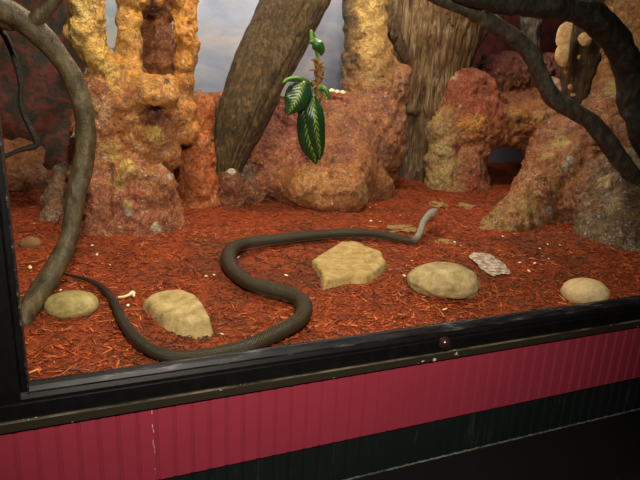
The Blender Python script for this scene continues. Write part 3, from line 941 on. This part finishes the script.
YP = 1.50
pl = empty('hanging_plant', at(318, 97, YP))
tag(pl, 'artificial green plant with variegated leaves hanging over the rock ledge', 'plant')
pts = pxpath([(317, 58, YP + .0, 3.2), (319, 70, YP, 4.2), (318, 82, YP, 4), (319, 94, YP - .01, 4), (316, 104, YP - .01, 3)])
V, Fc, UV, _ = tube(pts, 50, 18, noise=((60, .5, 3),), seed=55)
st = link('stem', mesh('stem', V, Fc), M_STEM, pl)
tag(st, 'brown fibrous stem')
for i, (a, b, a2, b2) in enumerate([(318, 66, 324, 63), (319, 66, 327, 69), (318, 72, 309, 70), (319, 76, 326, 80), (317, 80, 309, 83), (318, 86, 311, 90), (320, 88, 327, 92), (317, 62, 311, 60), (319, 92, 326, 97), (316, 95, 309, 99)]):
    pts = pxpath([(a, b, YP - .01, 1.1), ((a + a2) / 2, (b + b2) / 2 - 1, YP - .03, .9), (a2, b2, YP - .04, .5)])
    V, Fc, UV, _ = tube(pts, 8, 8, seed=i)
    link('rootlet', mesh('rootlet', V, Fc), M_STEM, pl)


def stalk(rows, mat=M_GSTEM):
    V, Fc, UV, _ = tube(pxpath(rows), 24, 10)
    return link('leaf_stalk', mesh('leaf_stalk', V, Fc), mat, pl)


stalk([(319, 62, YP, 1.8), (316, 50, YP - .01, 1.8), (312, 40, YP - .02, 2), (311, 30, YP - .02, 1.4)])
stalk([(318, 60, YP, 1.5), (316, 46, YP + .02, 1.6), (314, 36, YP + .02, 1.6), (312, 31, YP, 1.)])
stalk([(316, 88, YP - .01, 1.6), (308, 82, YP - .03, 1.6), (298, 78, YP - .05, 1.6), (288, 79, YP - .06, 1.6), (283, 83, YP - .06, 1.2)])
stalk([(316, 96, YP - .01, 1.4), (308, 92, YP - .04, 1.4), (301, 84, YP - .06, 1.4)])
stalk([(317, 92, YP - .01, 1.4), (322, 86, YP - .03, 1.4), (328, 92, YP - .04, 1.2), (326, 100, YP - .05, .8)])
leaf('leaf', [(303, 80, YP - .05, 1), (303, 83, YP - .06, 9), (300, 91, YP - .07, 14), (295, 102, YP - .075, 13), (290, 110, YP - .07, 7), (288, 115, YP - .065, .8)], M_LEAF, pl, .14)
leaf('leaf', [(313, 96, YP - .03, 1), (308, 105, YP - .04, 8), (307, 120, YP - .05, 11), (309, 138, YP - .055, 12), (313, 152, YP - .055, 9.5), (316, 164, YP - .05, 1.2)], M_LEAF, pl, .12)
leaf('leaf', [(314, 94, YP - .05, 1), (313, 104, YP - .07, 9), (315, 118, YP - .09, 10.5), (317, 134, YP - .09, 9), (319, 148, YP - .085, 6.5), (320, 160, YP - .08, .8)], M_LEAF, pl, .15, .15)
lf = leaf('leaf', [(309, 43, YP - .03, .8), (313, 42, YP - .04, 5), (318, 46, YP - .05, 7), (321, 51, YP - .04, 5), (321, 56, YP - .03, .8)], M_LEAF2, pl, .3); tag(lf, 'small curled bright green leaf at the top')
lf = leaf('leaf', [(316, 88, YP - .02, .6), (305, 81, YP - .05, 2.5), (294, 79, YP - .06, 3), (286, 80, YP - .06, 2), (282, 84, YP - .06, .5)], M_LEAF2, pl, .2); tag(lf, 'narrow arching bright green leaf')
leaf('leaf', [(318, 90, YP - .03, .6), (324, 89, YP - .05, 2.5), (328, 94, YP - .06, 2.4), (329, 100, YP - .06, .5)], M_LEAF2, pl, .2)

# ================================================================== STONES ON THE MULCH
def stone_mat(name, a, b, c_, spots=(120, 96, 60)):
    t = NT(name); p = t.pos()
    n = t.noise(p, 26, 6, .65, .3)
    c = t.ramp(n, [(.32, lin(a)), (.52, lin(b)), (.72, lin(c_))])
    c = t.mix(t.math('MULTIPLY', t.ramp(t.noise(p, 130, 3), [(.58, 0.), (.68, 1.)]), .45), c, lin(spots))
    return t.bsdf(c, .7, .3, t.bump(t.noise(p, 70, 6, .65), .45, .006))


M_ST1 = stone_mat('tan_river_stone', (126, 110, 62), (156, 138, 86), (176, 160, 112))
M_ST2 = stone_mat('tan_broken_stone', (138, 114, 70), (168, 144, 96), (190, 170, 124))
M_ST3 = stone_mat('ochre_slab_stone', (138, 110, 62), (168, 140, 86), (188, 164, 112), (96, 60, 30))
M_ST4 = stone_mat('olive_river_stone', (136, 116, 76), (166, 144, 100), (190, 168, 126))
M_ST5 = stone_mat('pinkish_river_stone', (176, 146, 104), (202, 174, 130), (222, 196, 158), (176, 140, 100))


def dome(name, px0, px1, py_top, py_bot, mat, label, seed, flat=.6, rough=.10, cat='stone', sink=.25, skew=0., ymin=0.):
    """river stone whose picture outline spans px0..px1, py_top..py_bot"""
    g = gnd((px0 + px1) / 2, py_bot - (py_bot - py_top) * .35)
    m = mpp(g)
    w = (px1 - px0) * m / 2
    hh = (py_bot - py_top) * m
    bm = bmesh.new(); bmesh.ops.create_icosphere(bm, subdivisions=5, radius=1.)
    co = np.array([v.co for v in bm.verts])
    p_ = 2.15
    co = co / (np.sum(np.abs(co) ** p_, 1) ** (1 / p_))[:, None]
    co = co * (1 + rough * fbm(co, 1.1, 3, seed) + .02 * fbm(co, 5, 3, seed + 1))[:, None]
    co[:, 2] += skew * co[:, 0]
    rz = hh * flat; ry = w * .72
    right = np.array([d1[0], d3[0], 0]); right /= np.linalg.norm(right)
    fwd = np.array([-right[1], right[0], 0])
    W = co[:, :1] * right * w + co[:, 1:2] * fwd * ry + co[:, 2:] * np.array([0, 0, rz])
    z = rz * (1 - 2 * sink) + gz1(g[0], g[1])
    if g[1] < ymin: g[1] = ymin
    W = W + np.array([g[0], g[1], z])
    for v, q in zip(bm.verts, W): v.co = Vector(q)
    o = link(name, bm_mesh(name, bm), mat)
    return tag(o, label, cat)


dome('round_stone', 45, 98, 290, 318, M_ST1, 'smooth rounded tan stone touching the foot of the curved branch', 61, .47, .08, skew=.10)
dome('round_stone', 407, 480, 264, 302, M_ST4, 'large olive rounded stone lying alone between slab and right rocks', 64, .50, .16)
dome('round_stone', 570, 617, 283, 307, M_ST5, 'pale pinkish rounded stone against the window rail at right', 65, .62, .06, ymin=.085)


def slab(name, top, ztop, mat, label, seed, drop=.045, taper=.004, tilt=0., h=.0045, nz=.006, soft=.010):
    """broken flat stone: outline of its top face in pixels, at height ztop(px)"""
    P2 = np.array([gnd(a, b, ztop + (zz if len(r) else 0)) for a, b, *r in top for zz in [r[0] if r else 0]])
    poly = P2[:, :2]
    Z = P2[:, 2]
    A = np.c_[poly, np.ones(len(poly))]
    pln = np.linalg.lstsq(A, Z, rcond=None)[0]
    lo = np.r_[poly.min(0) - .03, -.03]; hi = np.r_[poly.max(0) + .03, Z.max() + .03]
    n = np.ceil((hi - lo) / h).astype(int) + 1
    G = np.stack(np.meshgrid(*[lo[i] + h * np.arange(n[i]) for i in range(3)], indexing='ij'), -1)
    x, y = G[..., 0], G[..., 1]
    d = np.full(x.shape, 9.); ins = np.zeros(x.shape, bool)
    for i in range(len(poly)):
        a, b = poly[i], poly[(i + 1) % len(poly)]
        e = b - a; t_ = np.clip(((x - a[0]) * e[0] + (y - a[1]) * e[1]) / (e @ e), 0, 1)
        d = np.minimum(d, np.hypot(x - a[0] - t_ * e[0], y - a[1] - t_ * e[1]))
        cnd = ((a[1] > y) != (b[1] > y)) & (x < (b[0] - a[0]) * (y - a[1]) / (b[1] - a[1] + 1e-12) + a[0])
        ins ^= cnd
    d = np.where(ins, -d, d)
    ft_ = G[..., 2] - (pln[0] * x + pln[1] * y + pln[2])
    d = d + taper * 0 + .25 * np.minimum(ft_, 0)
    Fv = -smin(-d, -ft_, soft)
    Fv = np.maximum(Fv, -.02 - G[..., 2])
    Fv = Fv + nz * fbm(G, 22, 4, seed)
    V, Q = nets(Fv, lo, h)
    o = link(name, mesh(name, V, Q), mat)
    return tag(o, label, 'stone')


slab('broken_stone', [(144, 300, -.012), (150, 293, -.004), (163, 290, .002), (180, 289, .008), (195, 294, .012), (203, 304, .014), (208, 316, .012), (197, 318, .010), (178, 317, .004), (163, 314, -.004), (154, 308, -.008)], .030, M_ST2, 'chunky broken tan stone in front of the rock pillar, inside the tail loop', 71, soft=.014, nz=.005)
slab('flat_slab', [(313, 259), (326, 251), (342, 241), (354, 241), (372, 247), (380, 251), (386, 261), (376, 269), (366, 275), (350, 275), (338, 277), (325, 280), (321, 270)], .030, M_ST3, 'flat angular ochre slab beside the front half of the snake', 72)
dome('half_buried_stone', 20, 42, 240, 252, plain('dull_tan_stone', (120, 84, 58), .8, .2, 0, (60, .5, .006), .25), 'small dull tan stone half buried beside the left post', 67, .6, .12)

# ================================================================== SNAKE
SR = [  # px, py, radius px, lift above mulch (m)
    (64, 274, 1.0, 0), (74, 276.5, 1.7, 0), (88, 280, 2.4, 0), (101, 287, 3.2, 0), (110, 296, 3.9, 0), (117, 308, 4.6, 0), (123, 321, 5.2, 0), (132, 334, 5.9, 0),
    (145, 346, 6.6, 0), (161, 354, 7.0, 0), (180, 357.5, 7.3, 0), (200, 357.5, 7.6, 0), (220, 354.5, 8.0, 0), (246, 346.5, 8.3, 0), (273, 335, 8.6, 0), (294, 324, 8.7, 0), (303.5, 313, 8.7, 0), (302, 302, 8.5, 0), (289, 294.5, 8.3, 0),
    (270, 289.5, 8.1, 0), (250, 283.5, 8.0, 0), (236, 274, 8.0, 0), (228.5, 262, 8.0, 0), (231, 251, 7.7, 0), (243, 244.5, 7.2, 0), (262, 241.5, 6.8, 0), (285, 239, 6.3, 0),
    (310, 236, 5.9, 0), (335, 234, 5.6, 0), (360, 233.5, 5.3, 0), (382, 235.5, 4.8, 0), (400, 239, 4.2, 0), (411, 241, 3.7, .004), (417, 237.5, 3.3, .014), (421, 230, 3.1, .03), (423.5, 222, 3.0, .045), (428, 216, 3.3, .055), (431.5, 213.2, 3.9, .060), (434.5, 211.6, 3.3, .060), (437, 210.4, 1.8, .058)]
pts = []
for px, py, r, lf_ in SR:
    g = gnd(px, py, .02); rr = r * mpp(g)
    for _ in range(3):
        low = .018 * min(1., max(0., 1 - g[1] / .30))
        g = gnd(px, py, rr * .75 + .006 + lf_ - low)
    if g[1] < rr + .005: g[1] = rr + .005
    pts.append([*g, rr])
pts = np.array(pts)


def sprof(a, tt):
    c, s_ = np.cos(a), np.sin(a)
    return c * 1.0, np.where(s_ > 0, s_ * .92, s_ * .72)


NS, SD = 520, 30
V, Fc, UV, Pc = tube(pts, NS, SD, prof=sprof)
tt = np.r_[np.repeat(np.linspace(0, 1, NS), SD), 0, 1]
ang = np.r_[np.tile(np.linspace(0, 2 * np.pi, SD, endpoint=False), NS), 0, 0]
belly = np.clip((-np.sin(ang) - .35) / .35, 0, 1)
_cl = np.r_[0, np.cumsum(np.linalg.norm(np.diff(pts[:, :3], axis=0), axis=1))]; _cl /= _cl[-1]
_k = [i for i, r in enumerate(SR) if r[0] == 417][0]
neck = np.clip((tt - _cl[_k - 1]) / (_cl[_k] - _cl[_k - 1]), 0, 1)
dors, vent, nk = np.array(lin((46, 37, 20))), np.array(lin((150, 146, 128))), np.array(lin((220, 218, 206)))
tail = np.clip(1 - tt / .35, 0, 1)
dcol = dors[None] * (1 - tail[:, None]) + np.array(lin((40, 38, 33)))[None] * tail[:, None]
# pale throat away from the back; neck colour also holds flash-lit white
side = np.clip((.35 - np.sin(ang)) / .5, 0, 1)
dcol = dcol * (1 - neck[:, None]) + (nk[None] * side[:, None] + np.array(lin((150, 146, 132)))[None] * (1 - side[:, None])) * neck[:, None]
cols = dcol * (1 - belly[:, None]) + vent[None] * belly[:, None]
t = NT('olive_snake_scales')
uv = t.n('ShaderNodeUVMap').outputs[0]; s = t.sep(uv)
a_ = t.math('MULTIPLY', s[0], 21 * 6.2832 / 2); b_ = t.math('MULTIPLY', s[1], 2 * math.pi / .017)
w1 = t.math('SINE', t.math('ADD', a_, b_)); w2 = t.math('SINE', t.math('SUBTRACT', a_, b_))
sc_ = t.math('MULTIPLY', t.math('ABSOLUTE', w1), t.math('ABSOLUTE', w2))
c = t.mix(t.ramp(sc_, [(.0, .55), (.22, 0.)]), t.attr(), lin((22, 18, 14)))
c = t.mix(t.math('MULTIPLY', t.ramp(t.noise(uv, 24, 4), [(.45, 0.), (.7, 1.)]), .35), c, lin((58, 47, 26)))
M_SNAKE = t.bsdf(c, .42, .32, t.bump(sc_, .5, .004))
sn = empty('snake', (pts[20][0], pts[20][1], 0))
tag(sn, 'long slender olive brown snake winding over the mulch with pale raised head', 'snake')
sb = link('body', mesh('snake_body', V, Fc, cols, UV), M_SNAKE, sn)
M_EYE = plain('snake_eye', (12, 10, 8), .1, .6)
hd = Pc[int(NS * .985)]; tdir = Pc[-1] - Pc[int(NS * .97)]; tdir /= np.linalg.norm(tdir)
sd = np.cross(tdir, [0, 0, 1]); sd /= np.linalg.norm(sd)
hr = 3.5 * mpp(hd)
for s_ in (-1, 1):
    bm = bmesh.new(); bmesh.ops.create_uvsphere(bm, u_segments=14, v_segments=10, radius=.0032)
    for v in bm.verts: v.co += Vector(hd + s_ * sd * hr * .82 + np.array([0, 0, hr * .42]))
    link('eye', bm_mesh('eye', bm), M_EYE, sn)

# ================================================================== MULCH CHIPS
NCH = 26000
cx, cy = [], []
while len(cx) < NCH:
    n = 20000
    yy = RNG.random(n) ** 1.35 * 2.55 + .012
    xx = RNG.random(n) * 3.6 - .55
    dpt = yy + S
    ok = (xx > -.24 * dpt - .05) & (xx < 1.65 * dpt)
    cx += list(xx[ok]); cy += list(yy[ok])
cx = np.array(cx[:NCH]); cy = np.array(cy[:NCH])
L = .012 + .030 * RNG.random(NCH) ** 1.6 + .025 * (RNG.random(NCH) > .94)
Wd = .0022 + .0060 * RNG.random(NCH) ** 1.6
Th = .0008 + .0012 * RNG.random(NCH)
yaw = RNG.random(NCH) * np.pi * 2; pit = RNG.normal(0, .13, NCH); rol = RNG.normal(0, .35, NCH)
dx = np.stack([np.cos(yaw) * np.cos(pit), np.sin(yaw) * np.cos(pit), np.sin(pit)], 1)
dyv = np.stack([-np.sin(yaw), np.cos(yaw), np.zeros(NCH)], 1)
dzv = np.cross(dx, dyv)
dy2 = dyv * np.cos(rol)[:, None] + dzv * np.sin(rol)[:, None]; dz2 = np.cross(dx, dy2)
cc = np.stack([cx, np.maximum(cy, .012 + np.abs(dx[:, 1]) * L / 2 + Wd), gz(cx, cy) + Th + .003 * RNG.random(NCH) + np.abs(np.sin(pit)) * L * .3], 1)
tmpl = np.array([(sx, sy, sz) for sx in (-1, 1) for sy in (-1, 1) for sz in (-1, 1)], float)
Vc = np.zeros((NCH, 8, 3))
for i, (a, b, c_) in enumerate(tmpl):
    tp = .35 + .5 * RNG.random(NCH) if a > 0 else .6 + .4 * RNG.random(NCH)
    Vc[:, i] = cc + dx * (a * L / 2)[:, None] + dy2 * (b * Wd / 2 * tp)[:, None] + dz2 * (c_ * Th / 2)[:, None]
fq = np.array([(0, 1, 3, 2), (4, 6, 7, 5), (0, 4, 5, 1), (2, 3, 7, 6), (0, 2, 6, 4), (1, 5, 7, 3)])
Fq = (np.arange(NCH)[:, None, None] * 8 + fq[None]).reshape(-1, 4)
pal = np.array([lin(c) for c in [(182, 84, 36), (160, 66, 28), (204, 112, 58), (130, 54, 24), (100, 54, 28), (170, 76, 32), (76, 52, 30), (214, 140, 88)]])
ci = RNG.choice(8, NCH, p=[.24, .22, .07, .17, .11, .13, .045, .015])
kc = pal[ci] * (1.0 + .3 * RNG.random(NCH))[:, None]
kc = kc * (1 - .5 * np.clip((cy - .9) / 1.0, 0, 1))[:, None] + np.array(lin((132, 38, 18))) * (.5 * np.clip((cy - .9) / 1.0, 0, 1))[:, None]   # chips turn deeper red towards the back
# worn, browner patches of older bark
old = np.clip(fbm(np.stack([cx, cy, 0 * cx], 1), 4.5, 4, 77) * 4 - .2, 0, 1)[:, None]
kc = kc * (1 - .7 * old) + np.array(lin((74, 50, 30))) * .7 * old
me = bpy.data.meshes.new('bark_mulch')
me.vertices.add(NCH * 8); me.vertices.foreach_set('co', Vc.ravel())
me.loops.add(len(Fq) * 4); me.loops.foreach_set('vertex_index', Fq.ravel().astype(np.int32))
me.polygons.add(len(Fq)); me.polygons.foreach_set('loop_start', np.arange(len(Fq)).astype(np.int32) * 4)
me.update(calc_edges=True); me.validate()
a = me.color_attributes.new('paint', 'FLOAT_COLOR', 'POINT')
cv = np.ones((NCH * 8, 4)); cv[:, :3] = np.repeat(kc, 8, 0); a.data.foreach_set('color', cv.ravel())
t = NT('red_bark_chips'); p = t.pos()
M_CHIP = t.bsdf(t.mix(t.math('MULTIPLY', t.noise(p, 160, 3), .5), t.attr(), lin((84, 34, 14))), .6, .3, t.bump(t.noise(p, 300, 3), .4, .002))
o = link('bark_mulch', me, M_CHIP, None, False)
tag(o, 'shredded red bark mulch covering the enclosure floor', 'mulch', None, 'stuff')

# pale litter: countable flakes lying on the mulch
M_PALE = plain('pale_flake', (222, 204, 160), .7, .3, 0, (120, .5, .003), .2)
bm = bmesh.new(); bmesh.ops.create_icosphere(bm, subdivisions=2, radius=1.)
for v in bm.verts:
    q = np.array(v.co); q = q * (1 + .35 * float(fbm(q[None], 1.3, 2, 5)[0]))
    v.co = Vector((q[0] * .009, q[1] * .006, q[2] * .003))
bm.normal_update()
fme = bm_mesh('pale_flake', bm); fme.materials.append(M_PALE)
flakes = [(222, 203), (195, 201), (243, 205), (252, 203), (238, 256), (160, 286), (206, 277), (214, 276), (128, 303), (97, 254), (370, 206), (376, 203), (371, 220), (380, 221), (400, 216), (412, 261), (438, 256),
          (425, 233), (455, 241), (461, 245), (447, 209), (503, 237), (520, 262), (540, 248), (543, 254), (549, 257), (541, 263), (529, 270), (523, 222), (404, 277), (445, 307), (222, 331), (286, 277), (60, 289), (30, 266), (92, 244), (110, 262), (560, 245), (548, 243), (535, 262), (362, 196), (366, 200)]
for i, (px, py) in enumerate(flakes):
    g = gnd(px, py)
    o = bpy.data.objects.new('pale_flake', fme); COL.objects.link(o)
    s_ = random.uniform(.45, 1.0)
    o.location = (g[0], g[1], gz1(g[0], g[1]) + .006); o.rotation_euler = (random.uniform(-.4, .4), random.uniform(-.4, .4), random.uniform(0, 6.28)); o.scale = (s_ * random.uniform(.8, 1.4), s_, s_)
    tag(o, 'small pale flake lying on the red mulch', 'flake', 'pale flakes scattered over the mulch')

# pale twig by the tail
pts = [[*gnd(px, py, .010), r * .0045] for px, py, r in [(118, 297, .6), (124, 296.5, .8), (129, 295, 1.), (133, 293, 1.5), (134, 296, .8)]]
V, Fc, UV, _ = tube(np.array(pts), 40, 12, noise=((40, .3, 2),), seed=88)
o = link('pale_twig', mesh('pale_twig', V, Fc), M_PALE)
tag(o, 'small pale forked twig on the mulch beside the snake tail', 'twig')

# chalky dropping
t = NT('chalky_dropping'); p = t.pos()
M_DROP = t.bsdf(t.ramp(t.noise(p, 50, 5, .7), [(.36, lin((112, 76, 56))), (.47, lin((158, 136, 118))), (.60, lin((196, 184, 168)))]), .85, .2, t.bump(t.noise(p, 90, 5), .3, .004))
bm = bmesh.new(); bmesh.ops.create_icosphere(bm, subdivisions=5, radius=1.)
co = np.array([v.co for v in bm.verts]); co = co * (1 + .5 * fbm(co, 1.5, 3, 93))[:, None]
A_, B_ = gnd(480, 254), gnd(500, 274)
u_ = (B_ - A_) / 2; w_ = np.array([-u_[1], u_[0], 0]) * .42
W = (A_ + B_) / 2 + co[:, :1] * u_ + co[:, 1:2] * w_ + co[:, 2:] * np.array([0, 0, .009])
for v, q in zip(bm.verts, W): v.co = Vector(q)
o = link('chalky_dropping', bm_mesh('chalky_dropping', bm), M_DROP)
tag(o, 'chalky whitish dropping smeared on the mulch behind the olive stone', 'dropping')

# flat tan crusts on the mulch
M_CRUST = plain('tan_crust', (140, 104, 62), .75, .3, 0, (70, .7, .008), .45, 60)
for i, (px, py, rx, lab) in enumerate([(402, 228, 13, 'flat tan crust on the mulch directly behind the snake neck'), (446, 240, 9, 'flat tan crust on the mulch just right of the snake neck'), (437, 204, 9, 'flat tan crust on the mulch at the foot of the cave boulder'), (466, 205, 10, 'flat tan crust on the mulch before the small cave opening'), (372, 184, 9, 'flat tan crust on the mulch beside the rust ledge')]):
    g = gnd(px, py); m = mpp(g)
    bm = bmesh.new(); bmesh.ops.create_icosphere(bm, subdivisions=5, radius=1.)
    co = np.array([v.co for v in bm.verts]); co = co * (1 + .9 * fbm(co + i * 5., 2.2, 4, 120 + i))[:, None]
    W = np.array([g[0], g[1], gz1(g[0], g[1]) + .002]) + co * np.array([rx * m, rx * m * .9, .010])
    for v, q in zip(bm.verts, W): v.co = Vector(q)
    tag(link('tan_crust', bm_mesh('tan_crust', bm), M_CRUST), lab, 'crust')

# pale pebbles along the ledge top
for i, (px, py) in enumerate([(327, 93), (332, 91), (337, 92), (343, 92.5)]):
    c_ = at(px, py, 1.78); m = mpp(c_)
    bm = bmesh.new(); bmesh.ops.create_icosphere(bm, subdivisions=3, radius=1.)
    co = np.array([v.co for v in bm.verts]); co = co * (1 + .25 * fbm(co, 1.2, 2, 100 + i))[:, None]
    W = c_ + co * np.array([3.2, 2.6, 2.2]) * m
    for v, q in zip(bm.verts, W): v.co = Vector(q)
    o = link('pale_pebble', bm_mesh('pale_pebble', bm), M_PALE)
    tag(o, 'pale cream pebble in the short row on the ledge beside the plant', 'pebble', 'pebbles on the rock ledge')

# ================================================================== LIGHT
def area(name, loc, target, size, power, col=(1, 1, 1), sy=None):
    l = bpy.data.lights.new(name, 'AREA'); l.energy = power; l.size = size; l.color = col
    if sy: l.shape = 'RECTANGLE'; l.size_y = sy
    o = bpy.data.objects.new(name, l); COL.objects.link(o); o.location = loc
    o.rotation_euler = (Vector(target) - Vector(loc)).to_track_quat('-Z', 'Y').to_euler()
    return o


fwd = ZAX
fl = bpy.data.lights.new('flash_standin', 'SPOT'); fl.energy = 300; fl.spot_size = math.radians(84); fl.spot_blend = 1.; fl.shadow_soft_size = .05; fl.color = (1, .91, .78)  # stands in for the camera flash, raised to keep its reflection out of view
fo = bpy.data.objects.new('flash_standin', fl); COL.objects.link(fo)
fo.location = CAM + np.array([.10, -.05, .62])
fo.rotation_euler = (Vector(at(270, 235, .6)) - fo.location).to_track_quat('-Z', 'Y').to_euler()
area('tank_light', (.30, 1.0, 1.80), (.40, 1.45, 0), .35, 28, (1., .84, .60))
area('tank_light', (1.5, 1.3, 1.80), (1.5, 1.7, 0), .35, 26, (1., .86, .66))
area('tank_light', (1.0, 2.2, 1.80), (1.0, 2.6, .6), .9, 16, (1., .94, .86), .25)
area('tank_light', (2.7, 2.1, 1.80), (2.7, 2.5, .3), .5, 14, (1., .88, .72), .25)  # rear light added to brighten the right and the back

w = bpy.data.worlds.new('room'); SC.world = w; w.use_nodes = True
w.node_tree.nodes['Background'].inputs[0].default_value = (.5, .45, .42, 1)
w.node_tree.nodes['Background'].inputs[1].default_value = .02

# ================================================================== CAMERA
cd = bpy.data.cameras.new('camera'); co_ = bpy.data.objects.new('camera', cd); COL.objects.link(co_)
cd.sensor_width = 36; cd.lens = F * 36 / 640; cd.clip_start = .02
right = np.array([d1[0], d3[0], -d2[0]]); down = np.array([d1[1], d3[1], -d2[1]]); fw = ZAX
M = Matrix(((right[0], -down[0], -fw[0], CAM[0]), (right[1], -down[1], -fw[1], CAM[1]), (right[2], -down[2], -fw[2], CAM[2]), (0, 0, 0, 1)))
co_.matrix_world = M
SC.camera = co_
SC.view_settings.view_transform = 'Standard'; SC.view_settings.look = 'None'
SC.view_settings.exposure = 0; SC.view_settings.gamma = 1; SC.view_settings.use_curve_mapping = False
